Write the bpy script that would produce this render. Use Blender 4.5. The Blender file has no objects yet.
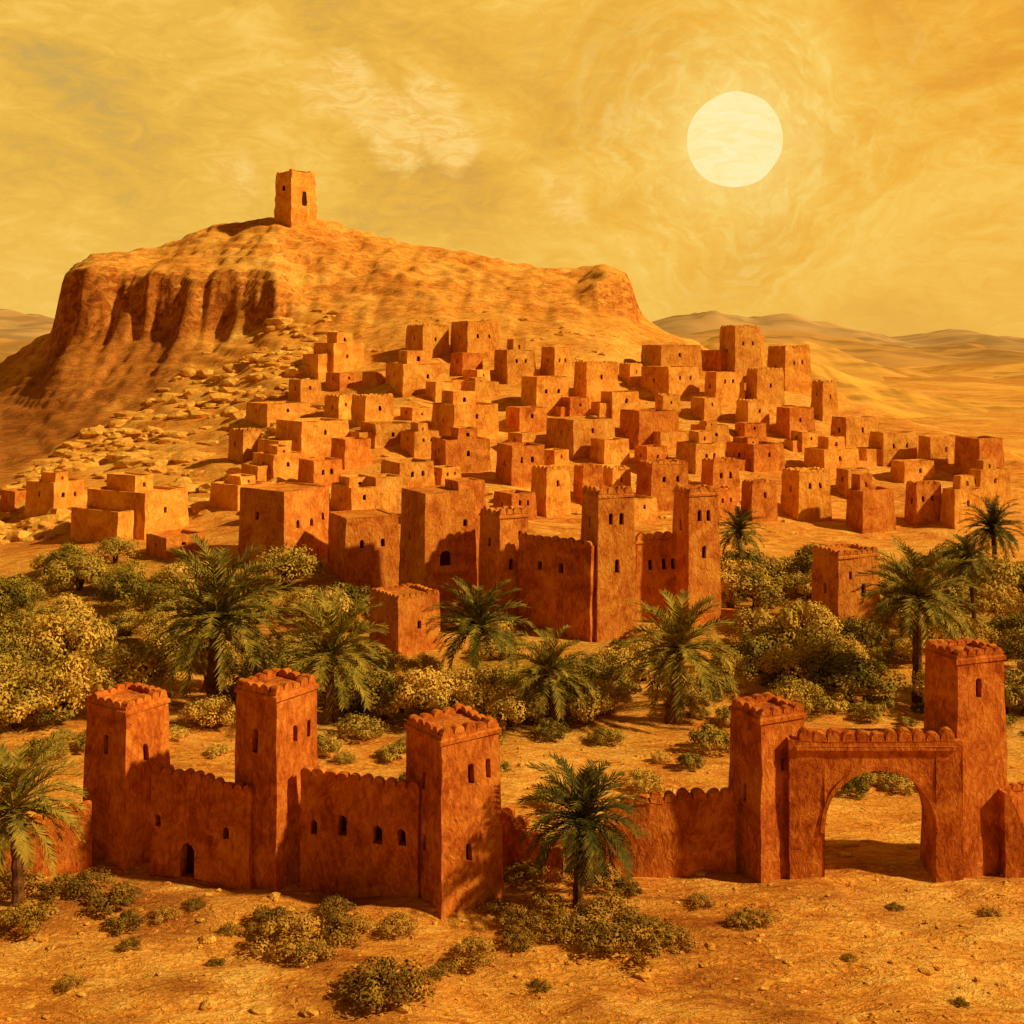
import bpy, math, random, bmesh
import numpy as np
from mathutils import Vector, Matrix, noise as mn
random.seed(7); rng=np.random.RandomState(11)
F=1138.0; H=28.0; HZ=350.0
sc=bpy.context.scene
# ---------------------------------------------------------------- nodes helpers
def new_mat(name, rough=0.95):
    m=bpy.data.materials.new(name); m.use_nodes=True
    nt=m.node_tree; b=nt.nodes['Principled BSDF']; b.inputs['Roughness'].default_value=rough
    b.inputs['Specular IOR Level'].default_value=0.1
    return m,nt,b
def N(nt,t,**k):
    n=nt.nodes.new(t)
    for a,v in k.items(): setattr(n,a,v)
    return n
def setin(nt,n,i,v):
    if isinstance(v,(bpy.types.NodeSocket,)): nt.links.new(v,n.inputs[i])
    else: n.inputs[i].default_value=v
def math_(nt,op,a,b=0.0,clamp=False):
    n=N(nt,'ShaderNodeMath',operation=op,use_clamp=clamp); setin(nt,n,0,a); setin(nt,n,1,b); return n.outputs[0]
def vmath(nt,op,a,b=None):
    n=N(nt,'ShaderNodeVectorMath',operation=op); setin(nt,n,0,a)
    if b is not None: setin(nt,n,1,b)
    return n.outputs['Value'] if op in('DOT_PRODUCT','LENGTH','DISTANCE') else n.outputs[0]
def mixc(nt,f,a,b,mode='MIX'):
    n=N(nt,'ShaderNodeMix',data_type='RGBA',blend_type=mode)
    setin(nt,n,0,f); setin(nt,n,6,a); setin(nt,n,7,b); return n.outputs[2]
def noise_(nt,vec,scale,detail=3,rough=0.55,dist=0.0):
    n=N(nt,'ShaderNodeTexNoise'); nt.links.new(vec,n.inputs['Vector'])
    n.inputs['Scale'].default_value=scale; n.inputs['Detail'].default_value=detail
    n.inputs['Roughness'].default_value=rough; n.inputs['Distortion'].default_value=dist
    return n.outputs[0]
def ramp(nt,f,stops):
    n=N(nt,'ShaderNodeValToRGB'); cr=n.color_ramp
    while len(cr.elements)<len(stops): cr.elements.new(0.5)
    for e,(p,c) in zip(cr.elements,stops):
        e.position=p; e.color=(c[0],c[1],c[2],1) if isinstance(c,tuple) else (c,c,c,1)
    nt.links.new(f,n.inputs[0]); return n.outputs[0]
def mapv(nt,vec,scale,rot=(0,0,0)):
    n=N(nt,'ShaderNodeMapping'); nt.links.new(vec,n.inputs[0]); n.inputs['Scale'].default_value=scale; n.inputs['Rotation'].default_value=rot
    return n.outputs[0]
def bump(nt,b,h,strength,dist):
    n=N(nt,'ShaderNodeBump'); n.inputs['Strength'].default_value=strength; n.inputs['Distance'].default_value=dist
    nt.links.new(h,n.inputs['Height']); nt.links.new(n.outputs[0],b.inputs['Normal'])

def adobe(name,dark,mid,light,sc_=1.0,var=.30):
    m,nt,b=new_mat(name)
    geo=N(nt,'ShaderNodeNewGeometry'); P=geo.outputs['Position']
    oi=N(nt,'ShaderNodeObjectInfo')
    n1=noise_(nt,P,0.40*sc_,3,0.65,1.0)
    st=noise_(nt,mapv(nt,P,(2.0*sc_,2.0*sc_,1.1*sc_),(0.3,0.4,0)),1.3,4,0.72,1.2)
    s=math_(nt,'ADD',math_(nt,'MULTIPLY',n1,0.5),math_(nt,'MULTIPLY',st,0.5))
    col=ramp(nt,s,[(0.38,dark),(0.49,mid),(0.60,light)])
    f=math_(nt,'ADD',math_(nt,'MULTIPLY',oi.outputs['Random'],var),1-var/2)
    hsv=N(nt,'ShaderNodeHueSaturation'); nt.links.new(f,hsv.inputs['Value']); nt.links.new(col,hsv.inputs['Color'])
    nt.links.new(hsv.outputs[0],b.inputs['Base Color'])
    bump(nt,b,st,0.8,0.20/sc_)
    return m
M_RED=adobe('red_adobe',(.32,.062,.007),(.54,.14,.016),(.74,.26,.035),1,.12)
M_MID=adobe('orange_adobe',(.42,.10,.011),(.64,.20,.024),(.80,.33,.045),0.8,.24)
M_OCH=adobe('ochre_adobe',(.54,.18,.019),(.76,.32,.04),(.90,.47,.08),0.7,.28)
M_DARK,_nt,_b=new_mat('dark_opening'); _b.inputs['Base Color'].default_value=(.06,.014,.004,1)
# ---------------------------------------------------------------- numpy noise
_perm=rng.rand(256,256)
def vn(x,y):
    xi=np.floor(x).astype(int); yi=np.floor(y).astype(int); fx=x-xi; fy=y-yi
    fx=fx*fx*(3-2*fx); fy=fy*fy*(3-2*fy)
    g=lambda a,b:_perm[a&255,b&255]
    return (g(xi,yi)*(1-fx)+g(xi+1,yi)*fx)*(1-fy)+(g(xi,yi+1)*(1-fx)+g(xi+1,yi+1)*fx)*fy
def fbm(x,y,o=4,g=0.5):
    s=0;a=1;t=0
    for i in range(o):
        s=s+a*(vn(x+17.3*i,y-9.1*i)-0.5); t+=a; a*=g; x=x*2.03; y=y*2.03
    return s/t*2
# ---------------------------------------------------------------- terrain heights
cols={
 -300:[(118,620),(150,560),(200,500),(300,420),(335,400)],
 -120:[(118,620),(150,556),(200,498),(300,405),(335,385)],
 0:[(118,620),(130,585),(150,552),(180,515),(220,475),(260,430),(300,392),(335,362)],
 40:[(118,620),(130,582),(150,545),(180,505),(220,468),(260,422),(300,362),(335,336)],
 58:[(118,620),(130,580),(150,543),(180,500),(220,462),(260,412),(296,342),(300,338),(335,332)],
 64:[(118,620),(130,580),(150,542),(180,499),(220,461),(260,411),(294,340),(300,280),(335,278)],
 90:[(118,620),(130,578),(150,540),(180,495),(220,455),(260,405),(291,337),(297,266),(335,254)],
 150:[(118,620),(130,575),(150,535),(180,488),(220,440),(260,395),(286,336),(292,270),(310,262),(335,249)],
 215:[(118,620),(130,570),(150,528),(180,478),(220,425),(260,375),(281,330),(287,274),(305,256),(335,225)],
 274:[(118,620),(130,566),(150,520),(180,468),(220,410),(255,350),(274,320),(279,276),(300,248),(335,217)],
 300:[(118,620),(130,566),(150,520),(180,466),(220,405),(255,350),(268,324),(285,293),(305,255),(335,216)],
 330:[(118,620),(130,566),(150,520),(180,466),(220,405),(255,350),(270,320),(285,295),(305,255),(335,219)],
 400:[(118,620),(130,590),(150,520),(180,460),(215,400),(245,350),(262,322),(285,285),(310,258),(335,240)],
 470:[(118,620),(130,595),(150,525),(180,460),(215,400),(245,352),(262,325),(285,290),(310,268),(335,255)],
 540:[(118,620),(130,600),(150,530),(180,462),(215,400),(240,360),(260,330),(285,297),(310,278),(335,268)],
 575:[(118,620),(130,600),(150,532),(180,464),(212,405),(240,361),(260,332),(285,303),(310,284),(335,272)],
 600:[(118,620),(130,600),(150,534),(180,466),(210,410),(240,362),(260,335),(287,312),(293,282),(310,271),(335,268)],
 626:[(118,620),(130,600),(150,536),(180,468),(210,410),(240,366),(260,340),(287,317),(294,285),(310,276),(335,272)],
 636:[(118,620),(130,600),(150,536),(180,470),(210,412),(240,368),(260,345),(285,328),(300,318),(320,314)],
 700:[(118,620),(130,600),(150,540),(175,480),(205,420),(235,380),(260,355),(285,342)],
 760:[(118,620),(130,600),(150,545),(175,490),(200,440),(225,395),(245,368)],
 830:[(118,620),(130,600),(150,550),(175,500),(200,445),(225,408),(235,394)],
 900:[(118,620),(130,600),(150,555),(175,505),(195,458),(213,418)],
 960:[(118,620),(130,600),(150,555),(175,500),(195,452),(205,436)],
 1024:[(118,620),(130,598),(150,560),(170,508),(188,464)],
 1130:[(118,620),(130,597),(150,562),(175,520)],
 1350:[(118,620),(150,562.4),(175,531)],
}
DG=np.arange(100,702,1.5); PG=np.arange(-300,1352,4.0)
kn=sorted(cols); tab=[]
for k in kn:
    d=[100,112];z=[0,0]
    for (dd,py) in cols[k]: d.append(dd); z.append(max(0,H-(py-HZ)*dd/F))
    e=d[-1]; ze=z[-1]; d+= [e+12,e+50,e+150,720]; z+=[ze*0.97,ze*0.6,0,0]
    tab.append(np.interp(DG,d,z))
tab=np.array(tab); T=np.array([np.interp(PG,kn,tab[:,j]) for j in range(len(DG))]).T
def sm(A,ax,n):
    for _ in range(n): A=0.25*np.roll(A,1,ax)+0.5*A+0.25*np.roll(A,-1,ax)
    return A
Ts=T.copy(); jl=int((266-100)/1.5)
Ts[:,3:jl]=sm(T,1,3)[:,3:jl]; Ts2=sm(Ts,0,2); Ts[4:-4]=Ts2[4:-4]
def ztab(px,d):
    i=np.clip((px+300)/4.0,0,len(PG)-1.001); j=np.clip((d-100)/1.5,0,len(DG)-1.001)
    i0=i.astype(int); j0=j.astype(int); fi=i-i0; fj=j-j0
    return (Ts[i0,j0]*(1-fi)+Ts[i0+1,j0]*fi)*(1-fj)+(Ts[i0,j0+1]*(1-fi)+Ts[i0+1,j0+1]*fi)*fj
def terrain(x,y,detail=True):
    x=np.asarray(x,float); y=np.asarray(y,float)
    ys=np.maximum(y,60.)
    if detail:
        wx=fbm(x*0.07,y*0.07,4)*4; wy=fbm(x*0.10+40,y*0.04+7,4)*5+fbm(x*0.4+4,y*0.1+7,2)*1.6
        amp=np.clip((y-235)/40,0,1)
    else: wx=wy=0; amp=0
    px=512+F*(x+wx*amp*0.6)/ys
    z=ztab(px,ys+wy*amp)
    z=np.where(y<105,0,z)
    if detail:
        hill=np.clip(z/6,0,1)
        z=z+hill*(fbm(x*0.045,y*0.06,4)*1.0+fbm(x*0.22,y*0.3,3)*0.45)
        te=np.clip(z/5,0,1)*np.clip((34-z)/6,0,1)*np.clip(1-(y-420)/40,0,1)
        q=z/2.6+fbm(x*0.025,y*0.025,3)*1.6; fr=q-np.floor(q)
        z=z+te*((np.clip(fr*2.5-0.75,0,1)-fr)*1.2)
        up=np.clip((z-34)/8,0,1)*np.clip(1-(y-420)/40,0,1)
        q=z/2.6+fbm(x*0.03,y*0.03,4)*2.6; fr=q-np.floor(q)
        z=z+up*((np.clip(fr*2.2-0.6,0,1)-fr)*1.7+fbm(x*0.5,y*0.5,3)*.35)
        fgm=np.where(y<118,1,0.4)
        z=z+fgm*(fbm(x*0.12,y*0.12,4)*0.45+fbm(x*0.5,y*0.9,3)*0.20)
        z=z+np.clip((62-y)/6,0,1)*(fbm(x*0.16+5,y*0.42,4)*0.45)
        far=np.clip((y-420)/500,0,1)
        z=z+far*(np.abs(fbm(x*0.0032+3,y*0.0032,5))*26+fbm(x*0.011,y*0.02,4)*6)
    return z
def gz(x,y): return float(terrain(np.array([x]),np.array([y]))[0])
def find_d(px,py):
    ds=np.arange(48,345,0.5); z=terrain((px-512)/F*ds,ds,False)
    pp=HZ+(H-z)*F/ds
    w=np.where(pp<=py)[0]
    return float(ds[w[0]]) if len(w) else 330.
# ---------------------------------------------------------------- terrain mesh
def axis(parts):
    out=[]
    for a,b,s in parts: out+=list(np.arange(a,b,s))
    return np.array(out)
xs=axis([(-7000,-2000,400),(-2000,-500,60),(-500,-185,7),(-185,185,0.8),(185,500,7),(500,2000,60),(2000,7001,400)])
ys=axis([(-300,-20,20),(-20,40,2),(40,90,0.35),(90,130,0.6),(130,345,0.7),(345,520,4),(520,1400,14),(1400,9001,200)])
X,Y=np.meshgrid(xs,ys); Z=terrain(X.ravel(),Y.ravel())
nx,ny=len(xs),len(ys)
co=np.stack([X.ravel(),Y.ravel(),Z],1)
me=bpy.data.meshes.new('desert_terrain'); me.vertices.add(nx*ny); me.vertices.foreach_set('co',co.ravel())
idx=np.arange(nx*ny).reshape(ny,nx)
q=np.stack([idx[:-1,:-1],idx[:-1,1:],idx[1:,1:],idx[1:,:-1]],-1).reshape(-1,4)
me.loops.add(q.size); me.loops.foreach_set('vertex_index',q.ravel().astype(np.int32))
me.polygons.add(len(q)); me.polygons.foreach_set('loop_start',np.arange(0,q.size,4,dtype=np.int32)); 
me.update(calc_edges=True); me.polygons.foreach_set('use_smooth',np.ones(len(q),bool))
x_,y_=co[:,0],co[:,1]; PX=512+F*x_/np.maximum(y_,60)
def sst(a,b,v):
    t=np.clip((v-a)/(b-a),0,1); return t*t*(3-2*t)
nz=fbm(x_*0.1,y_*0.1,4); nf=fbm(x_*0.35,y_*0.5,4)
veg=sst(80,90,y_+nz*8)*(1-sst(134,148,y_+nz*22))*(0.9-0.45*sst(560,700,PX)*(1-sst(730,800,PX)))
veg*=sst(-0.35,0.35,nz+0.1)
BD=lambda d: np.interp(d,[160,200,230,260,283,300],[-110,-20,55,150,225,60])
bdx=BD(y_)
shade_dirt=(1-sst(bdx-22,bdx+22,PX+nz*50))*sst(160,200,y_+nz*20)*(1-sst(294,300,y_))  # left slope below the cliff: its shade put into the ground colour
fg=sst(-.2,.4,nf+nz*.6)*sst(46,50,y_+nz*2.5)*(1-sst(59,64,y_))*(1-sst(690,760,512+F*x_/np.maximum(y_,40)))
shade_dirt=np.maximum(shade_dirt,fg*.95)
shade_dirt=np.maximum(shade_dirt,(.22+.5*sst(-.1,.5,nf))*(1-sst(60,66,y_)))
for nm,a in(('veg',veg),('slope_shade_dirt',shade_dirt)):
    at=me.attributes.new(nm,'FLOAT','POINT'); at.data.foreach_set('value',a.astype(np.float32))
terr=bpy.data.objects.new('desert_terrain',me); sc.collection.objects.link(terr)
m,nt,b=new_mat('desert_ground')
geo=N(nt,'ShaderNodeNewGeometry'); P=geo.outputs['Position']
n1=noise_(nt,P,0.06,3,0.6,0.8); n2=noise_(nt,mapv(nt,P,(0.35,1.0,1.0),(0,0,0.2)),0.6,4,0.7,1.5); n3=noise_(nt,mapv(nt,P,(1,2.2,1),(0,0,-.15)),2.0,3,0.7,1.0)
s=math_(nt,'ADD',math_(nt,'MULTIPLY',n1,0.3),math_(nt,'ADD',math_(nt,'MULTIPLY',n2,0.42),math_(nt,'MULTIPLY',n3,0.28)))
col=ramp(nt,s,[(0.39,(.46,.13,.014)),(0.46,(.70,.26,.030)),(0.52,(.86,.39,.055)),(0.60,(.97,.58,.12))])
def attr(nm):
    a=N(nt,'ShaderNodeAttribute'); a.attribute_name=nm; return a.outputs['Fac']
shade_dirt_col=ramp(nt,s,[(0.38,(.20,.052,.007)),(0.5,(.40,.13,.017)),(0.62,(.66,.26,.036))])
col=mixc(nt,math_(nt,'MULTIPLY',attr('slope_shade_dirt'),0.92),col,shade_dirt_col)  # painted slope shade and brown foreground dirt share this darker albedo
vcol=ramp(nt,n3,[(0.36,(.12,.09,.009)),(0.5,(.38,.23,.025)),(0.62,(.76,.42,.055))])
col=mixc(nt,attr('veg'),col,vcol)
sep=N(nt,'ShaderNodeSeparateXYZ'); nt.links.new(geo.outputs['True Normal'],sep.inputs[0])
steep=math_(nt,'SUBTRACT',1.0,math_(nt,'MULTIPLY',math_(nt,'SUBTRACT',sep.outputs[2],0.38),3.2,True),True)
strata=noise_(nt,mapv(nt,P,(0.5,0.25,0.5)),0.8,4,0.7,0.6)
rcol=ramp(nt,strata,[(0.38,(.26,.065,.008)),(0.5,(.46,.145,.018)),(0.62,(.68,.28,.04))])
col=mixc(nt,math_(nt,'MULTIPLY',steep,0.95),col,rcol)
sp=N(nt,'ShaderNodeSeparateXYZ'); nt.links.new(P,sp.inputs[0])
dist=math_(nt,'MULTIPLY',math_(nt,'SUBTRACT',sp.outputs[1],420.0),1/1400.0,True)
haze_col=ramp(nt,noise_(nt,mapv(nt,P,(0.004,0.010,0.01)),1.0,4,0.65,1.0),[(0.42,(.44,.20,.034)),(0.5,(.66,.34,.06)),(0.58,(.88,.52,.11))])
col=mixc(nt,math_(nt,'MULTIPLY',math_(nt,'POWER',dist,0.4),0.97),col,haze_col)  # aerial haze painted into the ground colour, growing with distance
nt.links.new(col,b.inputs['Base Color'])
bump(nt,b,math_(nt,'ADD',n2,math_(nt,'MULTIPLY',n3,0.6)),0.9,0.48)
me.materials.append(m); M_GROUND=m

# distant hills, aerial haze put into the earth colours of the far ranges
def hill_range(name,dist_,pts,depth,colr,seed,amp=.28,mn_=6):
    pxs=[p[0] for p in pts]; pys=[p[1] for p in pts]
    n=420; mrow=30; V=[];Fc=[]
    pp=np.linspace(pxs[0],pxs[-1],n)
    hh=np.interp(pp,pxs,pys); hh=H-(hh-HZ)*dist_/F
    xx=(pp-512)/F*dist_
    hh=hh+np.abs(hh)*.10*fbm(xx*30./dist_+seed,np.full(n,seed*1.7),4)
    for j in range(mrow):
        t=j/(mrow-1); yy=dist_-depth+2*depth*t; prof=math.sin(math.pi*t)**1.2
        nn=fbm(xx*16.0/dist_+seed,np.full(n,yy*10.0/dist_),5)
        zz=np.maximum(hh,mn_)*prof*(1+amp*nn*(1-abs(2*t-1))**0.3*(abs(2*t-1)>0.05))-min(6,mn_+2)
        for i in range(n): V.append((xx[i],yy,zz[i]))
    for j in range(mrow-1):
        for i in range(n-1):
            a=j*n+i; Fc.append((a,a+1,a+n+1,a+n))
    me=bpy.data.meshes.new(name); me.from_pydata(V,[],Fc); me.polygons.foreach_set('use_smooth',[True]*len(Fc))
    o=bpy.data.objects.new(name,me); sc.collection.objects.link(o)
    m,nt,b=new_mat(name+'_earth_haze'); g=N(nt,'ShaderNodeNewGeometry')
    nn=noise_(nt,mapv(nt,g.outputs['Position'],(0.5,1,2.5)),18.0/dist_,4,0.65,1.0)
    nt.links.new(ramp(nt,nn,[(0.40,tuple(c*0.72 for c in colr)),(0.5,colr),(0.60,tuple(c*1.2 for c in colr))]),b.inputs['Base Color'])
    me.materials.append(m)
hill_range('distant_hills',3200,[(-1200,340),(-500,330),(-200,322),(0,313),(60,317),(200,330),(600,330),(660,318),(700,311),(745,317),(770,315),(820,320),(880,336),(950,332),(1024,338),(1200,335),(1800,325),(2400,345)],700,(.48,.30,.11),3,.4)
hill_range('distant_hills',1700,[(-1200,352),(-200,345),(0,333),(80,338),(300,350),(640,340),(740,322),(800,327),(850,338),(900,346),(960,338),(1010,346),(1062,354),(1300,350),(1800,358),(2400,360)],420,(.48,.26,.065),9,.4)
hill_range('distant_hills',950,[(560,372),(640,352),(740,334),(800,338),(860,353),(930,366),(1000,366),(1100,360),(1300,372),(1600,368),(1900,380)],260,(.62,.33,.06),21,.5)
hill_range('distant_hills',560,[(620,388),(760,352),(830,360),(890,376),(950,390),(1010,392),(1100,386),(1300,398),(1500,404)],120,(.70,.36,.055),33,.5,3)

# ---------------------------------------------------------------- mesh builder
class MB:
    def __init__(s): s.v=[];s.f=[];s.m=[]
    def face(s,pts,mat=0):
        k=len(s.v); s.v+= [tuple(p) for p in pts]; s.f.append(tuple(range(k,k+len(pts)))); s.m.append(mat)
    def wall(s,a,b_,c,d,op=(),mat=0,dep=0.35,cell=1.1):
        a,b_,c,d=[Vector(p) for p in(a,b_,c,d)]
        W=(b_-a).length; Hh=(d-a).length
        nrm=(b_-a).cross(d-a).normalized()
        us=set([0,1]);vs=set([0,1])
        for o in op: us|={o[0],o[1]}; vs|={o[2],o[3]}
        def fill(S,L):
            S=sorted(S);R=[]
            for i in range(len(S)-1):
                n=max(1,int(round((S[i+1]-S[i])*L/cell)))
                R+=[S[i]+(S[i+1]-S[i])*k/n for k in range(n)]
            return R+[1.0]
        U=fill(us,W);Vv=fill(vs,Hh)
        P=lambda u,v:(a*(1-u)+b_*u)*(1-v)+(d*(1-u)+c*u)*v
        for i in range(len(U)-1):
            for j in range(len(Vv)-1):
                um=(U[i]+U[i+1])/2;vm=(Vv[j]+Vv[j+1])/2
                if any(o[0]<um<o[1] and o[2]<vm<o[3] for o in op): continue
                s.face([P(U[i],Vv[j]),P(U[i+1],Vv[j]),P(U[i+1],Vv[j+1]),P(U[i],Vv[j+1])],mat)
        ins=-nrm*dep
        for o in op:
            p=[P(o[0],o[2]),P(o[1],o[2]),P(o[1],o[3]),P(o[0],o[3])]
            for k in range(4):
                s.face([p[k],p[(k+1)%4],p[(k+1)%4]+ins,p[k]+ins],mat)
            s.face([x+ins for x in p],1)
            wv=(p[1]-p[0]); hv=(p[3]-p[0]); e=-nrm*.02; fh=min(.35,.45*wv.length/hv.length)
            s.face([p[3]+e,p[3]-hv*fh+e,p[3]-hv*fh*.35+wv*.16+e,p[3]+wv*.5+e],mat)
            s.face([p[2]+e,p[2]-wv*.5+e,p[2]-hv*fh*.35-wv*.16+e,p[2]-hv*fh+e],mat)
    def box(s,x0,x1,y0,y1,z0,z1,mat=0,cell=99):
        A=[(x0,y0),(x1,y0),(x1,y1),(x0,y1)]
        for k in range(4):
            p=A[k];q=A[(k+1)%4]
            s.wall((*p,z0),(*q,z0),(*q,z1),(*p,z1),(),mat,cell=cell)
        s.face([(x,y,z1) for x,y in A],mat); s.face([(x,y,z0) for x,y in A[::-1]],mat)
    def merlons(s,p,q,z,inward,wd=0.85,hh=0.5,th=0.4,mat=0,z1=None):
        p=Vector(p);q=Vector(q);D=q-p;L=D.length
        if L<0.4: return
        D.normalize(); I=Vector(inward).normalized(); n=max(1,round(L/wd)); w=L/n
        for i in range(n):
            c=p+D*(w*(i+.5)); hw=w*0.47*random.uniform(.88,1.02); h2=hh*random.uniform(.65,1.15)
            zz=z if z1 is None else z+(z1-z)*(i+.5)/n
            prof=[(-hw,-0.06)]+[(-hw*math.cos(t*math.pi/7),h2*(0.30+0.70*math.sin(t*math.pi/7))) for t in range(8)]+[(hw,-0.06)]
            A=[Vector((c.x+D.x*u,c.y+D.y*u,zz+v)) for u,v in prof]; B=[a+Vector((I.x,I.y,0))*th for a in A]
            s.face(A,mat); s.face(B[::-1],mat)
            for k in range(len(A)-1): s.face([A[k+1],A[k],B[k],B[k+1]],mat)
    def finish(s,name,loc,rot,mats,jit=0.07,parent=None):
        me=bpy.data.meshes.new(name); V=[]
        off=Vector((loc[0]*1.0,loc[1]*1.0,loc[2]))
        for v in s.v:
            vv=Vector(v); n=mn.noise_vector((vv+off)*0.55)+mn.noise_vector((vv+off)*1.6)*0.45
            V.append(vv+n*jit)
        me.from_pydata(V,[],s.f)
        for mt in mats: me.materials.append(mt)
        me.polygons.foreach_set('material_index',s.m)
        me.update()
        o=bpy.data.objects.new(name,me); sc.collection.objects.link(o); o.location=loc; o.rotation_euler=(0,0,rot)
        return o
FOOT=[]
def block(mb,R,L,h,tap=0.06,sink=3,winR=(),winL=(),cren=False,par=0.5,band=False,off=(0,0),z0=0.0,mw=0.85,mh=0.5):
    ox,oy=off; hx,hy=R/2,L/2
    def ring(z):
        t=tap*max(0,z-z0); return [(ox-hx+t,oy-hy+t,z),(ox+hx-t,oy-hy+t,z),(ox+hx-t,oy+hy-t,z),(ox-hx+t,oy+hy-t,z)]
    B=ring(z0);Tt=ring(z0+h)
    wins=[winR,(),(),winL]
    for k in range(4):
        mb.wall(B[k],B[(k+1)%4],Tt[(k+1)%4],Tt[k],wins[k])
    if sink:
        S=[(x,y,z0-sink) for x,y,z in B]
        for k in range(4): mb.wall(S[k],S[(k+1)%4],B[(k+1)%4],B[k])
    th=0.38; zt=z0+h
    I=[(Tt[0][0]+th,Tt[0][1]+th),(Tt[1][0]-th,Tt[1][1]+th),(Tt[2][0]-th,Tt[2][1]-th),(Tt[3][0]+th,Tt[3][1]-th)]
    for k in range(4):
        j=(k+1)%4
        mb.face([Tt[k],Tt[j],(*I[j],zt),(*I[k],zt)])
        mb.face([(*I[k],zt),(*I[j],zt),(*I[j],zt-par),(*I[k],zt-par)])
    mb.face([(x,y,zt-par) for x,y in I])
    if band:
        zb=zt-0.45; e=0.10; Rr=ring(zb); Ro=[ (x+ (e if x>ox else -e), y+(e if y>oy else -e)) for x,y,z in Rr]
        for k in range(4):
            j=(k+1)%4
            mb.face([(*Ro[k],zb),(*Ro[j],zb),(*Ro[j],zb+.2),(*Ro[k],zb+.2)])
            mb.face([Rr[k],Rr[j],(*Ro[j],zb),(*Ro[k],zb)])
            mb.face([(*Ro[k],zb+.2),(*Ro[j],zb+.2),(Rr[j][0],Rr[j][1],zb+.28),(Rr[k][0],Rr[k][1],zb+.28)])
    if cren:
        x0,x1,y0,y1=Tt[0][0],Tt[1][0],Tt[0][1],Tt[2][1]; g=.02
        mb.merlons((x0+g,y0-g),(x1-g,y0-g),zt,(0,1),mw,mh); mb.merlons((x0+g,y1+g),(x1-g,y1+g),zt,(0,-1),mw,mh*.7)
        mb.merlons((x0-g,y0+.42),(x0-g,y1-.42),zt,(1,0),mw,mh); mb.merlons((x1+g,y0+.42),(x1+g,y1-.42),zt,(-1,0),mw,mh*.7)
def fit(px0,pxc,px1,top,base,d=None,bmin=20,bmax=58):
    if d is None: d=find_d(pxc,base)
    C=((pxc-512)/F*d,d); uL=(px0-512)/F;uR=(px1-512)/F; best=None
    for deg in range(bmin,bmax+1):
        bb=math.radians(deg); sb,cb=math.sin(bb),math.cos(bb)
        dl=sb+uL*cb; dr=cb-uR*sb
        if dl<0.12 or dr<0.12: continue
        L=(C[0]-uL*C[1])/dl; R=(uR*C[1]-C[0])/dr
        s=abs(math.log(L/R))
        if best is None or s<best[0]: best=(s,bb,L,R)
    if best is None: bb=math.radians(40);L=R=4
    else: _,bb,L,R=best
    L=min(L,R*1.8)
    sb,cb=math.sin(bb),math.cos(bb)
    cx=C[0]+L/2*-sb+R/2*cb; cy=C[1]+L/2*cb+R/2*sb
    return dict(cx=cx,cy=cy,z=H-(base-HZ)*d/F,b=bb,L=L,R=R,h=(base-top)/F*d,d=d)
def slit(n,W,Hh,rows,w=0.42,hh=0.9):
    o=[]
    for v in rows:
        for i in range(n):
            u=(i+1)/(n+1)+random.uniform(-.05,.05); o.append((u-w/W/2,u+w/W/2,v,v+hh/Hh))
    return o
def tower(name,px0,pxc,px1,top,base,mat,winR=(),winL=(),tap=0.022,band=True,d=None,mw=.62,mh=.36,cren=True,jit=.09,par=.12):
    f=fit(px0,pxc,px1,top,base,d); h=f['h']-(mh if cren else 0)
    mb=MB()
    block(mb,f['R'],f['L'],h,tap,3,[(u-.19*w/f['R'],u+.19*w/f['R'],v,v+.95*hh/h) for u,v,w,hh in winR],[(u-.19*w/f['L'],u+.19*w/f['L'],v,v+.95*hh/h) for u,v,w,hh in winL],cren,par,band,mw=mw,mh=mh)
    FOOT.append((f['cx'],f['cy'],max(f['R'],f['L'])*.75))
    mb.finish(name,(f['cx'],f['cy'],f['z']),f['b'],[mat,M_DARK],jit)
    return f
A=tower('adobe_watchtower',82,125,173,702,872,M_RED,winR=[(.45,.62,1,1.1)],winL=[(.5,.68,1,1.1)])
B=tower('adobe_watchtower',231,276,322,688,896,M_RED,winR=[(.45,.72,1,1),(.8,.72,.8,1)],winL=[(.5,.68,1.2,1.3)])
C=tower('adobe_watchtower',402,441,504,732,922,M_RED,winR=[(.5,.70,1,1.1),(.8,.71,.9,1),(.45,.28,.9,.9)],winL=[(.55,.32,1,.9),(.5,.66,.9,.9)])
G1=tower('adobe_gate_tower',726,761,809,711,890,M_RED,winR=[(.5,.66,.7,.7)],winL=[(.5,.45,.8,1)])
G2=tower('adobe_gate_tower',919,957,1011,651,882,M_RED,winR=[(.45,.80,1.1,1.1)],winL=[(.5,.55,.8,1)])
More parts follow.
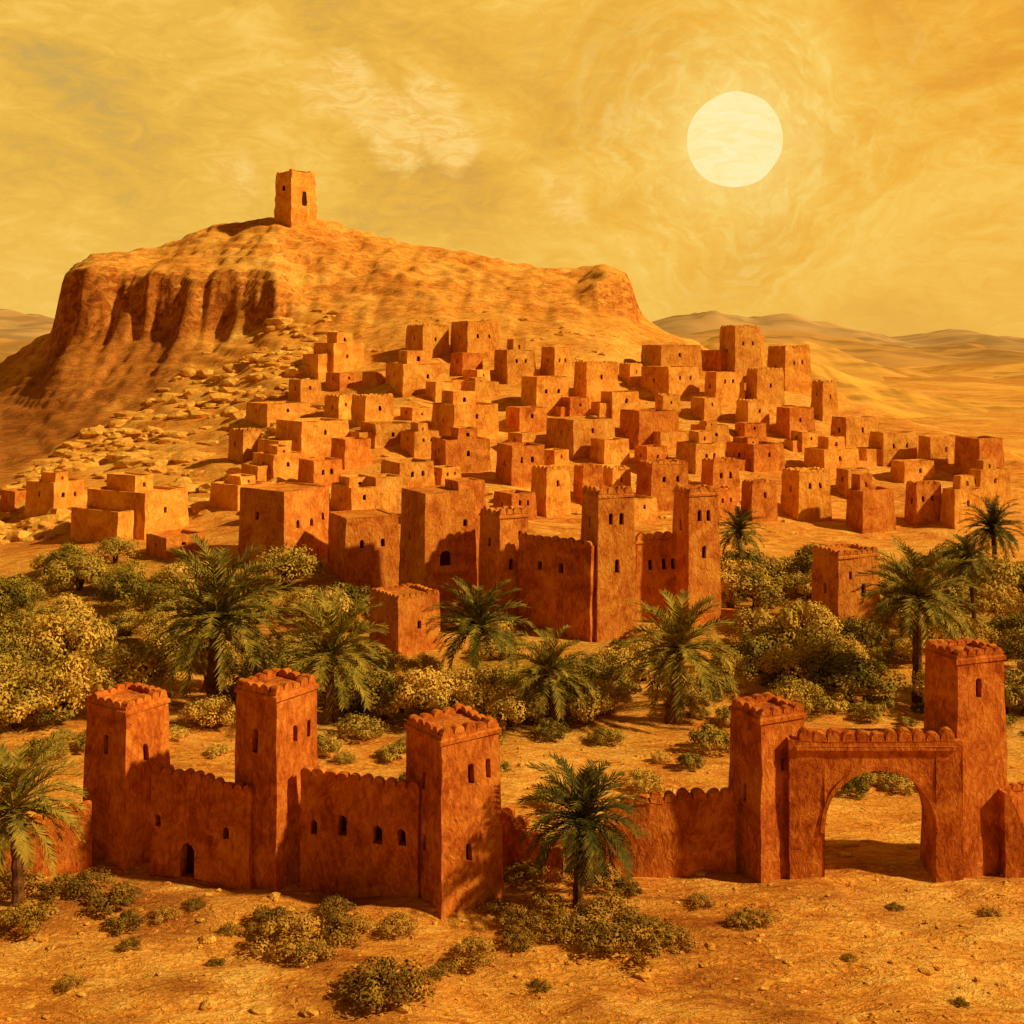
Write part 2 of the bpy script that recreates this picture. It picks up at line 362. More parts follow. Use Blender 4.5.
def seg_wall(name,p,q,h,th,mat,ops=(),cren=True,mh=.34,mw=.62,jit=.12,h2=None):
    h2=h if h2 is None else h2
    mb=MB(); p=Vector(p);q=Vector(q);D=q-p;L=D.length;ang=math.atan2(D.y,D.x)
    mb.wall((0,0,-2),(L,0,-2),(L,0,0),(0,0,0)); 
    mb.wall((0,0,0),(L,0,0),(L,.15,h2),(0,.15,h),[(u-w/2/L,u+w/2/L,v/h,(v+hh)/h) for u,v,w,hh in ops],dep=.6)
    mb.wall((L,th,-2),(0,th,-2),(0,th,h),(L,th,h2))
    mb.wall((L,0,-2),(L,th,-2),(L,th,h2),(L,.15,h2)); mb.wall((0,th,-2),(0,0,-2),(0,.15,h),(0,th,h))
    n=int(L/1.1)+1
    for i in range(n):
        a,c=L*i/n,L*(i+1)/n; ha,hc=h+(h2-h)*a/L,h+(h2-h)*c/L
        mb.face([(a,.15,ha),(c,.15,hc),(c,th,hc),(a,th,ha)])
    if cren: mb.merlons((0,.12),(L,.12),h,(0,1),mw,mh,z1=h2)
    mb.finish(name,(p.x,p.y,0),ang,[mat,M_DARK],jit)
    for k in range(int(L/2)+1): FOOT.append((p.x+D.x*k*2/L,p.y+D.y*k*2/L,1.5))
def gp(px,py): 
    d=H*F/(py-HZ); return ((px-512)/F*d,d)
seg_wall('adobe_curtain_wall',gp(150,874),gp(250,889),5.5,.8,M_RED,[(.38,0.05,.85,1.9),(.75,2.6,.4,.7),(.08,2.6,.35,.6)],h2=4.9)
seg_wall('adobe_curtain_wall',gp(300,890),gp(418,905),6.1,.8,M_RED,[(.12,2.9,.35,.8),(.36,3.1,.45,1.0),(.66,2.9,.5,1.0),(.86,3.0,.4,.9)],h2=5.7)
seg_wall('adobe_curtain_wall',gp(-60,893),gp(92,868),2.0,.8,M_RED,[],True,.3,h2=3.4)
seg_wall('adobe_curtain_wall',gp(496,874),gp(560,884),3.4,.8,M_RED,[],True,.5,.9,.28,h2=1.2)
seg_wall('adobe_curtain_wall',gp(606,878),gp(736,874),3.6,.8,M_RED,[],True,.42,.8,.2,h2=4.2)
seg_wall('adobe_curtain_wall',gp(995,872),gp(1130,850),4.2,.9,M_RED,[],True,.35)
def buttress(x,y,w,hh):
    mb=MB(); t=1.4
    mb.wall((0,0,-1),(w,0,-1),(.2,.0,hh),(0,0,hh)); mb.wall((0,t,-1),(0,0,-1),(0,0,hh),(0,t,hh)); mb.wall((w,0,-1),(w,t,-1),(.2,t,hh),(.2,0,hh)); mb.wall((w,t,-1),(0,t,-1),(0,t,hh),(.2,t,hh)); mb.face([(0,0,hh),(.2,0,hh),(.2,t,hh),(0,t,hh)])
    mb.finish('adobe_buttress',(x,y,0),0,[M_RED,M_DARK],.12)
x,y=gp(1005,878); buttress(x,y,3,4.4)
# gate arch wall
gy=59.9; gx0=G1['cx']+.8; gx1=G2['cx']-.9
mb=MB(); W=gx1-gx0; gh=7.45; th=1.9
ox0=(824-512)/F*gy-gx0; ox1=(936-512)/F*gy-gx0; oc=(ox0+ox1)/2; orad=(ox1-ox0)/2; spring=2.6; apex=5.9
def archz(x):
    t=min(1,abs(x-oc)/orad); return spring+(apex-spring)*(1-t**2.1)**(1/2.0)
X1=[0]+[ox0*k/3 for k in(1,2)]+[ox0]+[oc-orad*math.cos(math.pi*k/28) for k in range(1,28)]+[ox1]+[ox1+(W-ox1)*k/2 for k in(1,2)]
def strips(y,flip):
    for i in range(len(X1)-1):
        a,c=X1[i],X1[i+1]; inside=(a>=ox0-1e-6 and c<=ox1+1e-6)
        za=archz(a) if inside else -1; zc=archz(c) if inside else -1
        n=1 if inside else 6
        for k in range(n):
            pts=[(a,y,za+(gh-za)*k/n),(c,y,zc+(gh-zc)*k/n),(c,y,zc+(gh-zc)*(k+1)/n),(a,y,za+(gh-za)*(k+1)/n)]
            mb.face(pts[::-1] if flip else pts)
        if inside and not flip: mb.face([(a,0,za),(a,th,za),(c,th,zc),(c,0,zc)])
strips(0,False); strips(th,True)
mb.face([(ox0,0,-1),(ox0,th,-1),(ox0,th,spring),(ox0,0,spring)]); mb.face([(ox1,0,-1),(ox1,0,spring),(ox1,th,spring),(ox1,th,-1)])
mb.face([(0,0,gh),(W,0,gh),(W,th,gh),(0,th,gh)]); mb.face([(0,0,-1),(0,0,gh),(0,th,gh),(0,th,-1)]); mb.face([(W,0,-1),(W,th,-1),(W,th,gh),(W,0,gh)])
mb.box(0.3,W-.3,-.12,-.003,gh-.5,gh-.3,cell=1.1)
for i in range(3,31):
    a,c=X1[i],X1[i+1]
    def o_(x):
        t=(x-oc)/orad; return (oc+t*(orad+.22), archz(x)+.24*(1-abs(t)**4)+0.02)
    pa,pc=o_(a),o_(c); za,zc=archz(a),archz(c)
    mb.face([(a,-.07,za),(c,-.07,zc),(pc[0],-.07,pc[1]),(pa[0],-.07,pa[1])]); mb.face([(pa[0],-.07,pa[1]),(pc[0],-.07,pc[1]),(pc[0],0,pc[1]),(pa[0],0,pa[1])]); mb.face([(a,-.07,za),(a,0,za),(c,0,zc),(c,-.07,zc)])
mb.merlons((0.5,-.02),(W-.4,-.02),gh,(0,1),.72,.5,.5)
mb.finish('adobe_arched_gate',(gx0,gy,0),0,[M_RED,M_DARK],.06)

# ---- middle kasbah
kw=dict(mw=.95,mh=.55,par=.3)
tower('adobe_kasbah_block',398,424,478,494,622,M_MID,winR=[(.4,.42,3.6,1.6),(.8,.72,1.4,.8)],winL=[(.4,.6,1.2,1)],cren=False,band=False)
tower('adobe_kasbah_tower',443,458,487,482,560,M_MID,winR=[(.5,.7,1.4,1)],cren=False,d=121,band=False)
tower('adobe_kasbah_tower',477,499,531,510,628,M_MID,winR=[(.4,.5,1.6,1.2),(.7,.75,1.2,1)],winL=[(.5,.7,1.5,1)],**kw)
tower('adobe_kasbah_tower',578,597,638,489,640,M_MID,winR=[(.35,.78,1.4,1.2),(.65,.78,1.4,1.2),(.5,.45,1.4,1.4)],winL=[(.5,.75,1.2,1.2)],**kw)
tower('adobe_kasbah_tower',670,688,722,487,628,M_MID,winR=[(.35,.78,1.4,1.2),(.65,.78,1.4,1.2),(.5,.5,1.4,1.4)],winL=[(.5,.7,1.2,1.2)],**kw)
tower('adobe_kasbah_block',632,636,684,534,625,M_MID,winR=[(.3,.62,1.4,1.2),(.6,.62,1.4,1.2),(.8,.62,1.4,1.2)],**kw)
seg_wall('adobe_kasbah_wall',gp(518,626),gp(590,640),9.0,1.,M_RED,[(.3,6,.6,1),(.6,6,.6,1)],True,.5,.95)
tower('adobe_house',369,398,441,596,660,M_MID,winR=[(.5,.45,1.2,.8)],cren=True,mh=.35,band=False)
tower('adobe_watchtower',810,838,881,551,642,M_MID,winR=[(.62,.48,1.5,1.4),(.3,.7,1,.8)],winL=[(.5,.5,1.3,1.1)],mh=.4)
tower('adobe_house',238,284,331,492,570,M_MID,winR=[(.3,.5,1.4,1),(.6,.5,1.4,1),(.85,.55,1.2,1)],winL=[(.4,.6,1.4,1)],cren=False,band=False)
tower('adobe_house',327,345,400,519,588,M_MID,winR=[(.3,.55,1.4,1),(.7,.55,1.4,1)],cren=False,band=False)
seg_wall('adobe_kasbah_wall',gp(720,624),gp(815,634),1.5,.7,M_MID,[],False)
# ---- village
V=[(86,142,189,494,540),(25,52,86,483,516),(313,332,365,343,376),(405,422,450,326,360),(450,466,500,321,362),(493,508,537,350,382),
(540,554,573,347,380),(520,537,570,377,416),(573,585,619,363,402),(640,662,703,345,377),(640,668,700,367,400),(704,715,745,372,404),
(718,734,762,327,374),(766,784,812,347,392),(745,758,785,370,406),(810,822,838,383,420),(385,402,450,364,399),(350,366,395,397,431),
(360,374,411,424,452),(275,300,350,422,461),(245,268,311,404,428),(252,272,306,455,484),(430,455,500,405,446),(545,575,616,420,457),
(618,640,680,412,450),(690,705,730,426,448),(675,697,726,444,476),(725,752,785,445,476),(830,845,880,418,450),(868,884,918,433,469),
(917,930,963,437,471),(803,823,860,450,482),(780,800,832,473,517),(845,862,896,491,532),(905,916,942,485,527),(940,955,986,490,530),
(380,398,435,463,497),(430,446,491,440,475),(495,512,546,446,490),(530,545,571,470,518),(635,652,690,465,510),(572,583,605,468,508),
(835,848,871,470,500),(966,980,1012,470,506),(288,300,322,380,406),(210,236,272,486,512),(600,612,640,392,420),(460,474,500,382,404),
(330,345,372,440,470),(700,712,740,462,498),(740,752,778,484,520),(735,748,770,402,430),(775,790,815,408,440),(590,603,630,440,466),
(505,520,548,408,436),(425,436,456,382,404),(790,802,822,432,452),(400,414,440,432,455),(648,660,690,432,452),(145,168,205,538,560),
(890,905,935,462,486),(360,376,405,478,515),(690,704,722,398,420),(602,612,632,470,500),(560,570,590,398,418),
(0,14,34,492,512),(330,352,398,488,520),(700,722,745,350,372),(738,746,766,336,366)]
def lvl(px):
    return np.interp(px,[230,320,400,500,640,760,840,960],[430,350,338,338,350,372,405,450])
fill=[]; rr_=random.Random(5); tries=0
while len(fill)<24 and tries<9000:
    tries+=1; px=rr_.uniform(235,985); up=lvl(px)+12; bs=rr_.uniform(up+14,530)
    sc0=(bs-300)/230.; w=rr_.uniform(26,46)*(.75+.5*sc0); h_=w*rr_.uniform(.5,.9)
    r=(px-w/2,bs-h_*.9,px+w/2,bs)
    bad=False
    for q_ in V+fill:
        x0,x1,y0,y1=q_[0],q_[2],q_[3],q_[4]
        ix=min(r[2],x1)-max(r[0],x0); iy=min(r[3],y1)-max(r[1],y0)
        if ix>w*.22 and iy>h_*.30: bad=True;break
        if abs(bs-y1)<7 and ix>-1: bad=True;break
    if bad: continue
    fill.append((px-w/2,px-w/2+w*rr_.uniform(.33,.5),px+w/2,bs-h_,bs))
V=V+fill
for i,(a,c,e,t,bs) in enumerate(V):
    f=fit(a,c,e,t,bs,None,22,58)
    h=f['h']; R,L=max(f['R'],2.6),max(f['L'],2.6)
    mb=MB(); nwr=random.choice([0,1,1,2]) if R<8 else random.choice([1,2]); nwl=random.choice([0,0,1,1])
    ww=min(.55,R*.11)
    wr=slit(nwr,R,h,[random.uniform(.5,.64)],ww,min(.85,h*.17)); wl=slit(nwl,L,h,[random.uniform(.45,.62)],ww,min(.85,h*.17))
    tl=h/ max(R,L)>1.0
    block(mb,R,L,h,.035,4,wr,wl,tl and random.random()<.6,.4,False,mw=1.0,mh=.45)
    if tl is False and random.random()<.4:
        block(mb,R*random.uniform(.35,.5),L*.5,h*random.uniform(.25,.45),.02,0,[(.42,.58,.3,.62)],[],False,.25,off=(random.uniform(-.18,.2)*R,L*.18),z0=h-.45)
    if tl is False and random.random()<.35:
        sd=random.choice([-1,1]); block(mb,R*.5,L*.8,h*random.uniform(.5,.7),.03,4,[],[],False,.4,off=(sd*R*.62,.05*L))
    mt=M_OCH if random.random()<(.75 if bs<470 else .5) else M_MID
    FOOT.append((f['cx'],f['cy'],max(R,L)*.75))
    mb.finish('adobe_watchtower' if tl and h>7 else 'adobe_house',(f['cx'],f['cy'],f['z']),f['b']+random.uniform(-.06,.06),[mt,M_DARK],.16)
# hill-top tower
f=fit(274,291,317,170,219,322,24,56); mb=MB(); block(mb,f['R'],f['L'],f['h'],.03,5,[(.42,.62,.3,.6)],[(.4,.6,.62,.72)],False,.9)
x0=f['R']/2-1.3; y0=f['L']/2-1.1
for sx,sy in((-1,-1),(1,-1),(-1,1),(1,1)): mb.box(sx*x0-.8,sx*x0+.8,sy*y0-.55,sy*y0+.55,f['h']-.15,f['h']+.4)
mb.finish('hilltop_granary_tower',(f['cx'],f['cy'],f['z']),f['b'],[M_OCH,M_DARK],.3)

# ---------------------------------------------------------------- foliage
def leafmat(name,dark,mid,light,scale=.9):
    m,nt,b=new_mat(name,.8); g=N(nt,'ShaderNodeNewGeometry')
    n=noise_(nt,g.outputs['Position'],scale,2,.7,.0); oi=N(nt,'ShaderNodeObjectInfo')
    r=math_(nt,'ADD',math_(nt,'MULTIPLY',n,.72),math_(nt,'MULTIPLY',oi.outputs['Random'],.28))
    nt.links.new(ramp(nt,r,[(.33,dark),(.5,mid),(.66,light)]),b.inputs['Base Color'])
    return m
M_OL=leafmat('olive_leaves',(.15,.115,.012),(.42,.285,.035),(.74,.46,.075),.45)
M_SH=leafmat('shrub_leaves',(.15,.08,.010),(.32,.18,.02),(.52,.28,.04),1.2)
M_PALM=leafmat('palm_fronds',(.055,.055,.008),(.16,.13,.016),(.42,.29,.035),1.2)
M_BARK=adobe('bark',(.07,.03,.008),(.14,.06,.015),(.24,.11,.03),3)
def tube(vs,fs,ms,pts,rads,mat,n=6):
    k0=len(vs)
    for i,p in enumerate(pts):
        p=Vector(p); d=(Vector(pts[min(i+1,len(pts)-1)])-Vector(pts[max(i-1,0)])).normalized()
        s=d.cross(Vector((.31,.9,.17))).normalized(); t=d.cross(s)
        for j in range(n):
            a=2*math.pi*j/n; vs.append(p+(s*math.cos(a)+t*math.sin(a))*rads[i])
    for i in range(len(pts)-1):
        for j in range(n):
            a=k0+i*n+j;b_=k0+i*n+(j+1)%n; fs.append((a,b_,b_+n,a+n)); ms.append(mat)
def tree_mesh(name,seed,cr=3.3,hgt=4.8,nclump=22,nleaf=230,ls=.32,trunk=True,mat=None):
    r=random.Random(seed); vs=[];fs=[];ms=[]
    cl=[]
    for i in range(nclump):
        a=i*2.4+r.uniform(-.5,.5); rr=cr*math.sqrt((i+.5)/nclump)*.85; dome=math.sqrt(max(0,1-(rr/cr)**2))
        z=hgt*((.14 if trunk else .06)+.70*dome*r.uniform(.60,1.05))
        cl.append((Vector((rr*math.cos(a),rr*math.sin(a),z)),cr*r.uniform(.20,.42)))
    if trunk:
        for k in range(2+seed%2):
            b0=Vector((r.uniform(-.3,.3),r.uniform(-.3,.3),-.4)); m1=Vector((r.uniform(-.6,.6),r.uniform(-.6,.6),hgt*.3))
            tube(vs,fs,ms,[b0,(b0+m1)/2,m1],[.28,.22,.16],1)
            for c,_ in cl[k::3]: tube(vs,fs,ms,[m1,(m1+c)/2+Vector((0,0,.2)),c],[.13,.08,.03],1,5)
    for c,rad in cl:
        for i in range(nleaf):
            d=Vector((r.gauss(0,1),r.gauss(0,1),r.gauss(0,1))).normalized()
            rr=rad*(.55+.45*r.random()**.6)*(1+.35*r.random()*(r.random()<.2)); p=c+Vector((d.x*rr,d.y*rr,d.z*rr*.8))
            n=(d*1.4+Vector((r.uniform(-.5,.5),r.uniform(-.5,.5),r.uniform(-.2,.7)))).normalized()
            s=n.cross(Vector((r.uniform(-1,1),r.uniform(-1,1),r.uniform(-1,1)))).normalized(); t=n.cross(s)
            q=ls*r.uniform(.5,1.1); k=len(vs)
            vs+= [p-s*q*.5,p+t*q*.3,p+s*q*.5,p-t*q*.3]; fs.append((k,k+1,k+2,k+3)); ms.append(0)
    me=bpy.data.meshes.new(name); me.from_pydata([tuple(v) for v in vs],[],fs); me.materials.append(mat or M_OL); me.materials.append(M_BARK)
    me.polygons.foreach_set('material_index',ms); me.update(); return me
TM=[tree_mesh('olive_tree',s,3.0+.35*(s%3),3.9+.4*(s%4)) for s in range(1,7)]
SM=[tree_mesh('desert_shrub',s+40,1.2,1.25,14,150,.15,False,M_SH) for s in range(4)]
BM=[tree_mesh('green_bush',s+60,2.0,2.0,14,190,.24,False,M_OL) for s in range(4)]
def put(me,name,x,y,s,z=None,sz=None):
    o=bpy.data.objects.new(name,me); sc.collection.objects.link(o)
    o.location=(x,y,(gz(x,y) if z is None else z)-.1); o.scale=(s,s,sz or s); o.rotation_euler=(0,0,random.uniform(0,6.28)); return o
def free(x,y,r): return all((x-a)**2+(y-b_)**2>(r+c)**2 for a,b_,c in FOOT)
placed=[]
def scat(n,pxr,dr,smin,smax,meshes,name,gap=2.6,extra=0.6):
    k=0;t=0
    while k<n and t<n*40:
        t+=1; px=random.uniform(*pxr); d=random.uniform(*dr); x=(px-512)/F*d; y=d; s=random.uniform(smin,smax)
        if not free(x,y,extra+1.4*s) : continue
        if any((x-a)**2+(y-b_)**2<(gap*s)**2 for a,b_ in placed): continue
        placed.append((x,y)); put(random.choice(meshes),name,x,y,s,sz=s*random.uniform(.85,1.2)); k+=1
def palm_mesh(seed,R=1.0,tr=1.0):
    r=random.Random(seed); vs=[];fs=[];ms=[]
    bend=Vector((r.uniform(-.12,.12),r.uniform(-.12,.12),0)); pts=[];rd=[]
    for i in range(13):
        t=i/12; pts.append(Vector((0,0,-.15+(tr+.15)*t))+bend*t*t*tr); rd.append(((.075-.02*t)*(1.15 if i%2 else .92)+(.04 if t>.9 else 0))*R)
    tube(vs,fs,ms,pts,rd,1,9); top=pts[-1]
    nf=50
    for f in range(nf):
        az=f*2.399+r.uniform(-.25,.25); e0=math.radians(84-118*(f/nf)**.85+r.uniform(-8,8)); Ln=R*r.uniform(.85,1.12)
        nseg=9; p=top.copy(); dirh=Vector((math.cos(az),math.sin(az),0)); side=Vector((-math.sin(az),math.cos(az),0)); P=[p.copy()];D=[]
        for k in range(nseg):
            t=k/nseg; e=e0-t*t*math.radians(62)-t*math.radians(14)
            e=max(e,math.radians(-80)); dv=dirh*math.cos(e)+Vector((0,0,math.sin(e))); D.append(dv); p=p+dv*Ln/nseg; P.append(p.copy())
        D.append(D[-1])
        tube(vs,fs,ms,P[::3],[.013*R,.010*R,.006*R,.003*R],1 if f>44 else 0,4)
        nl=30
        for k in range(2,nl):
            t=k/nl; i=min(int(t*nseg),nseg-1); ft=t*nseg-i; q=P[i]*(1-ft)+P[i+1]*ft; dv=D[i]; up=side.cross(dv)
            ll=R*.20*math.sin(math.pi*(.14+.78*t))**.6; wd=R*.013
            for sg in(-1,1):
                ld=(side*sg*.8+dv*1.0-up*r.uniform(-.05,.45)+Vector((0,0,-.12))+Vector((r.uniform(-.15,.15),r.uniform(-.15,.15),r.uniform(-.15,.15)))).normalized()
                tip=q+ld*ll*r.uniform(.8,1.15); k0=len(vs); w=dv*wd
                vs+= [q-w,q+w,(q+tip)/2+w*1.0,tip,(q+tip)/2-w*1.0]; fs.append((k0,k0+1,k0+2,k0+3,k0+4)); ms.append(0)
    me=bpy.data.meshes.new('date_palm'); me.from_pydata([tuple(v) for v in vs],[],fs); me.materials.append(M_PALM); me.materials.append(M_BARK)
    me.polygons.foreach_set('material_index',ms); me.update(); return me
PALMS=[(212,612,708,150),(328,652,722,122),(473,624,692,102),(553,674,728,92),(670,648,722,122),(742,530,592,56),(917,592,700,116),(996,528,592,66),(18,803,905,140),(578,812,905,128),(975,560,640,60)]
for i,(px,pc,pb,w) in enumerate(PALMS):
    d=find_d(px,pb); R=w/F*d/2*1.15; hgt=(pb-pc)/F*d
    me=palm_mesh(100+i,R,max(hgt,1)); x=(px-512)/F*d
    put(me,'date_palm',x,d,1); placed.append((x,d)); FOOT.append((x,d,.6))
scat(46,(-60,372),(84,128),.5,1.15,TM,'olive_tree',3.1)
scat(10,(-60,230),(122,140),.5,1.0,TM,'olive_tree',3.0)
scat(24,(372,740),(84,97),.45,.85,TM,'olive_tree',2.7)
scat(30,(740,1100),(86,112),.55,1.05,TM,'olive_tree',2.9)
scat(28,(722,1100),(112,135),.7,1.2,TM,'olive_tree',2.8)
scat(65,(-60,1100),(78,92),.35,1.1,BM,'green_bush',1.6,.2)
scat(70,(-60,1100),(92,132),.5,1.2,BM,'green_bush',1.6,.2)
scat(22,(60,720),(65,78),.3,.8,BM,'green_bush',2,.1)
scat(12,(820,960),(72,80),.5,.9,BM,'green_bush',1.4,.1)
for px,py,s in [(290,945,1.5),(345,935,1.1),(112,905,1.2),(125,925,.8),(28,925,1.2),(390,1000,1.5),(368,1003,1.1),(755,925,.8),(740,928,.6),(475,958,1.0),(640,955,1.35),(600,950,1.1),(560,935,1.1),(520,925,.9),(520,945,.8),(230,930,.5),(680,945,.8),(610,915,1.1),(545,905,1.0),(895,905,.4),(70,985,.5),(960,1000,.35),(400,930,.8),(15,890,1.2),(60,895,1.0),(335,915,.8),(90,890,1.0),(270,925,1.0),(620,930,1.2),(655,930,.9),(500,910,.8),(310,960,.9),(585,925,1.2),(195,905,.5),(165,915,.6),(440,975,.6),(130,950,.5),(215,960,.4),(700,905,.6),(850,960,.3),(540,985,.45),(990,915,.5),(522,880,1.0),(545,875,1.2),(600,885,1.1),(625,892,.8)]:
    x,y=gp(px,py); put(random.choice(SM),'desert_shrub',x,y,s,sz=s*.85)
# ---------------------------------------------------------------- boulders (one object) & pebbles
def rocks(name,pts,mat):
    bm=bmesh.new(); bmesh.ops.create_icosphere(bm,subdivisions=2,radius=1); base=[v.co.copy() for v in bm.verts]; ff=[[v.index for v in f.verts] for f in bm.faces]; bm.free()
    Vv=[];Ff=[]
    for (x,y,z,s) in pts:
        k=len(Vv); sx,sy,sz=s*random.uniform(.9,1.9),s*random.uniform(.7,1.2),s*random.uniform(.4,.8); a=random.uniform(-.5,.5); o=Vector((random.uniform(0,99),)*3)
        for c in base:
            m_=max(abs(c.x),abs(c.y),abs(c.z)); q=c/(m_**.45)*(1+.55*mn.noise(c*1.3+o)); X_=q.x*sx;Y_=q.y*sy; Vv.append((x+X_*math.cos(a)-Y_*math.sin(a),y+X_*math.sin(a)+Y_*math.cos(a),z+q.z*sz))
        Ff+= [[k+i for i in f] for f in ff]
    me=bpy.data.meshes.new(name); me.from_pydata(Vv,[],Ff); me.materials.append(mat); o=bpy.data.objects.new(name,me); sc.collection.objects.link(o)
pts=[]
N1=1500; pxs=rng.uniform(-20,800,N1*2); ds=rng.uniform(155,276,N1*2); w=rng.rand(N1*2)
cl_=fbm(pxs*0.02,ds*0.05,3)
for px,d,ww,cc in zip(pxs,ds,w,cl_):
    if ww>(.85 if px<340 else .14) or (cc<-.12 and ww>.25): continue
    if px< BD(d)+10: continue
    x=(px-512)/F*d
    if free(x,d,.3): pts.append((x,d,0,random.uniform(.5,1.7)*(1 if px<340 else .45)*(1.3 if random.random()<.15 else 1)))
zz=terrain(np.array([p[0] for p in pts]),np.array([p[1] for p in pts])); pts=[(p[0],p[1],float(z)-.1*p[3],p[3]) for p,z in zip(pts,zz)]
M_ROCK=adobe('boulder_stone',(.62,.26,.032),(.80,.40,.058),(.92,.55,.10),.6)
rocks('boulders',pts,M_ROCK)
pts=[]
for i in range(1300):
    d=random.uniform(44,82); px=random.uniform(-60,1080); x=(px-512)/F*d; pts.append((x,d,0,random.uniform(.04,.14)*(1 if random.random()<.93 else 2.2)))
zz=terrain(np.array([p[0] for p in pts]),np.array([p[1] for p in pts])); pts=[(p[0],p[1],float(z),p[3]) for p,z in zip(pts,zz)]
rocks('pebbles',pts,M_ROCK)

# ---------------------------------------------------------------- sun disc
S=Vector(((735-512)/F,1,(HZ-140)/F)).normalized(); SD=8000
bm=bmesh.new(); bmesh.ops.create_uvsphere(bm,u_segments=64,v_segments=32,radius=47/F*SD*S.y)
for v in bm.verts: v.co*=1+.03*mn.noise(v.co*.006)
me=bpy.data.meshes.new('sun'); bm.to_mesh(me); bm.free(); so=bpy.data.objects.new('sun',me); sc.collection.objects.link(so); so.location=S*SD+Vector((0,0,H))
m=bpy.data.materials.new('sun_glow'); m.use_nodes=True; nt=m.node_tree; nt.nodes.clear()
e=N(nt,'ShaderNodeEmission'); out=N(nt,'ShaderNodeOutputMaterial'); nt.links.new(e.outputs[0],out.inputs[0])
g=N(nt,'ShaderNodeTexCoord'); nt.links.new(ramp(nt,noise_(nt,mapv(nt,g.outputs['Object'],(.003,.003,.012)),1.5,3,.6,1),[(.35,(1,.80,.32)),(.65,(1,.88,.45))]),e.inputs[0])
me.materials.append(m); me.polygons.foreach_set('use_smooth',[True]*len(me.polygons))
# ---------------------------------------------------------------- world
w=bpy.data.worlds.new("World"); sc.world=w; w.use_nodes=True; nt=w.node_tree; nt.nodes.clear()
tc=N(nt,'ShaderNodeTexCoord'); D=vmath(nt,'NORMALIZE',tc.outputs['Generated'])
Rr=Vector((S.y,-S.x,0)).normalized(); U=Rr.cross(S).normalized()
dd=vmath(nt,'DOT_PRODUCT',D,tuple(S)); ang=math_(nt,'ARCCOSINE',math_(nt,'MINIMUM',dd,.99999))
a=vmath(nt,'DOT_PRODUCT',D,tuple(Rr)); b2=vmath(nt,'DOT_PRODUCT',D,tuple(U)); sn=math_(nt,'MAXIMUM',math_(nt,'SINE',ang),.0005)
cloud=noise_(nt,mapv(nt,D,(1,1,1.7),(0,.25,0)),5.5,4,.55,.9)
cx=N(nt,'ShaderNodeCombineXYZ')
nt.links.new(math_(nt,'MULTIPLY',math_(nt,'DIVIDE',a,sn),2.0),cx.inputs[0]); nt.links.new(math_(nt,'MULTIPLY',math_(nt,'DIVIDE',b2,sn),2.0),cx.inputs[1])
nt.links.new(math_(nt,'ADD',math_(nt,'MULTIPLY',ang,40.),math_(nt,'MULTIPLY',cloud,5.0)),cx.inputs[2])
sw=noise_(nt,cx.outputs[0],1.5,4,.7,.4)
brush=noise_(nt,mapv(nt,D,(14,14,34),(0,.5,0)),1.8,4,.75,1.4)
mixn=math_(nt,'ADD',math_(nt,'MULTIPLY',cloud,.68),math_(nt,'MULTIPLY',brush,.32))
base=ramp(nt,mixn,[(.36,(.62,.38,.085)),(.44,(.76,.43,.065)),(.52,(.86,.49,.07)),(.62,(.95,.59,.12))])
sx=N(nt,'ShaderNodeSeparateXYZ'); nt.links.new(D,sx.inputs[0])
right=math_(nt,'ADD',math_(nt,'MULTIPLY',sx.outputs[0],1.5),.42,True)
warm=ramp(nt,mixn,[(.38,(.80,.32,.024)),(.5,(.89,.43,.042)),(.62,(.95,.57,.10))])
base=mixc(nt,math_(nt,'MULTIPLY',right,.9),base,warm)
low=math_(nt,'SUBTRACT',1.0,math_(nt,'MULTIPLY',sx.outputs[2],6.5),True)
base=mixc(nt,math_(nt,'MULTIPLY',low,.5),base,(.91,.54,.11,1))
swc=ramp(nt,sw,[(.32,(.86,.42,.040)),(.46,(.91,.50,.065)),(.54,(.94,.58,.10)),(.66,(.98,.70,.19))])
ff=math_(nt,'POWER',2.718,math_(nt,'MULTIPLY',math_(nt,'POWER',math_(nt,'DIVIDE',ang,.135),2.),-1.))
base=mixc(nt,math_(nt,'MULTIPLY',ff,.9),base,swc)
ff2=math_(nt,'POWER',2.718,math_(nt,'MULTIPLY',math_(nt,'POWER',math_(nt,'DIVIDE',ang,.060),2.),-1.))
base=mixc(nt,math_(nt,'MULTIPLY',ff2,.75),base,(1.0,.76,.24,1))
warp=N(nt,'ShaderNodeTexNoise'); nt.links.new(D,warp.inputs['Vector']); warp.inputs['Scale'].default_value=24; warp.inputs['Detail'].default_value=4; warp.inputs['Roughness'].default_value=.55
off=vmath(nt,'SCALE',vmath(nt,'SUBTRACT',warp.outputs[1],(.5,.5,.5))); off.node.inputs['Scale'].default_value=.05
Dw=vmath(nt,'ADD',D,off); tot=None
for px,py,r_ in [(338,84,.036),(372,108,.030),(425,104,.036),(400,140,.030),(450,138,.028),(240,180,.03),(560,205,.03)]:
    c=Vector(((px-512)/F,1,(HZ-py)/F)).normalized()
    q=math_(nt,'SUBTRACT',1.,math_(nt,'DIVIDE',vmath(nt,'DISTANCE',Dw,tuple(c)),r_),True)
    q=math_(nt,'MULTIPLY',q,2.4 if py<160 else 1.2,True); tot=q if tot is None else math_(nt,'MAXIMUM',tot,q)
ccol=ramp(nt,brush,[(.40,(.90,.50,.09)),(.58,(1.0,.66,.19))])
base=mixc(nt,math_(nt,'MULTIPLY',tot,.85),base,ccol)
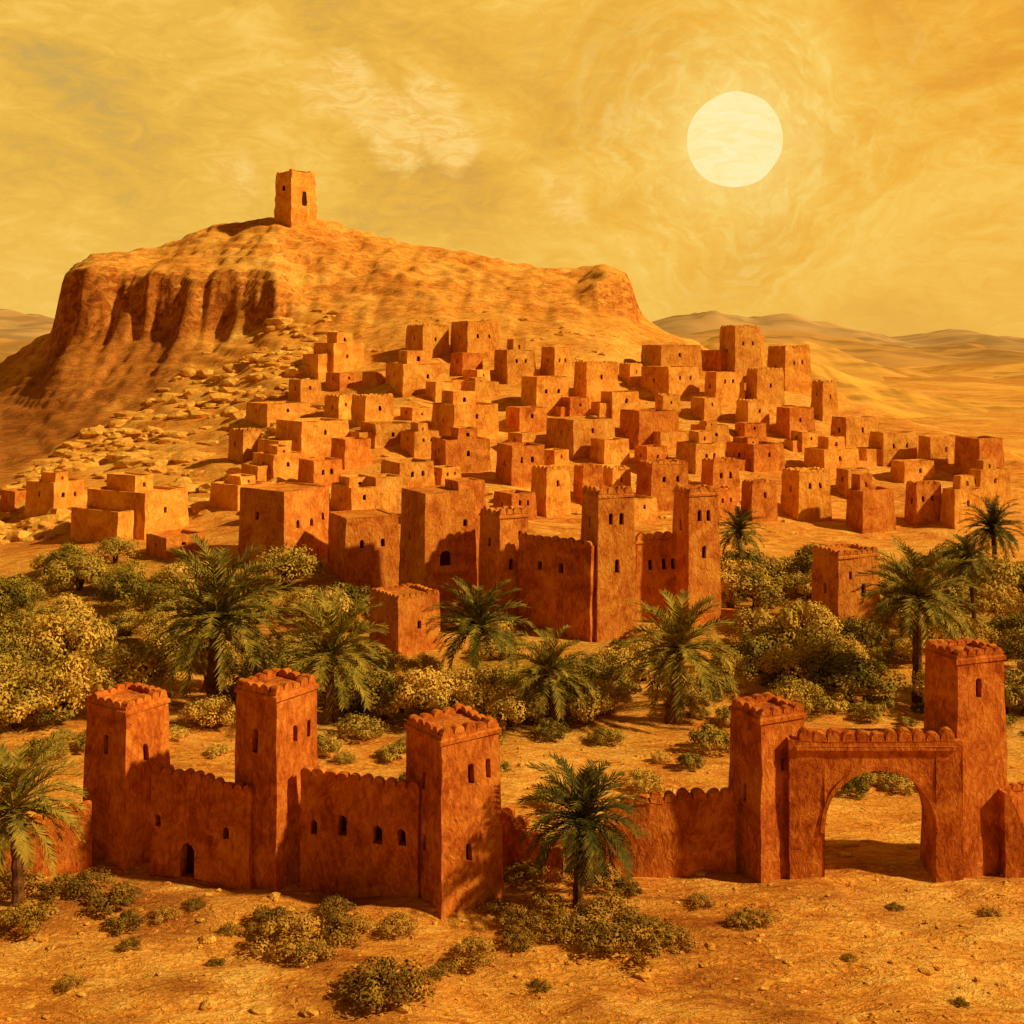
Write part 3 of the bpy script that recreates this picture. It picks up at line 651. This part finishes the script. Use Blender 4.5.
elev=math_(nt,'SUBTRACT',1.0,math_(nt,'MULTIPLY',math_(nt,'SUBTRACT',sx.outputs[2],.32),2.2,True))
elev=math_(nt,'ADD',math_(nt,'MULTIPLY',elev,.76),.24)
back=math_(nt,'ADD',math_(nt,'MULTIPLY',math_(nt,'ADD',math_(nt,'MULTIPLY',sx.outputs[1],1.0),.25,True),.72),.28)
lev=math_(nt,'MULTIPLY',elev,back)
sky=N(nt,'ShaderNodeTexSky',sky_type='NISHITA'); sky.sun_disc=False
EL=math.radians(38); CZ=math.radians(13)
sdir=Vector((math.cos(CZ)*math.cos(EL),-math.sin(CZ)*math.cos(EL),math.sin(EL)))
sky.sun_elevation=EL; sky.sun_rotation=math.atan2(sdir.x,sdir.y); sky.dust_density=8
bg1=N(nt,'ShaderNodeBackground'); nt.links.new(mixc(nt,1.0,sky.outputs[0],(1,.45,.08,1),'MULTIPLY'),bg1.inputs[0]); bg1.inputs[1].default_value=.004
bg2=N(nt,'ShaderNodeBackground'); nt.links.new(base,bg2.inputs[0]); nt.links.new(lev,bg2.inputs[1])
ad=N(nt,'ShaderNodeAddShader'); nt.links.new(bg1.outputs[0],ad.inputs[0]); nt.links.new(bg2.outputs[0],ad.inputs[1])
wo=N(nt,'ShaderNodeOutputWorld'); nt.links.new(ad.outputs[0],wo.inputs[0])
L=bpy.data.lights.new('sunlight','SUN'); L.energy=5.0; L.angle=math.radians(1.8); L.color=(1,.74,.38)
lo=bpy.data.objects.new('sunlight',L); sc.collection.objects.link(lo); lo.rotation_euler=(-sdir).to_track_quat('-Z','Y').to_euler()
cam=bpy.data.cameras.new('camera'); cam.sensor_width=36; cam.lens=36*F/1024; cam.shift_y=-(512-HZ)/1024; cam.clip_end=20000; cam.clip_start=.5
co_=bpy.data.objects.new('camera',cam); sc.collection.objects.link(co_); co_.location=(0,0,H); co_.rotation_euler=(math.radians(90),0,0); sc.camera=co_
sc.view_settings.view_transform='Standard'; sc.view_settings.look='None'; sc.view_settings.exposure=0
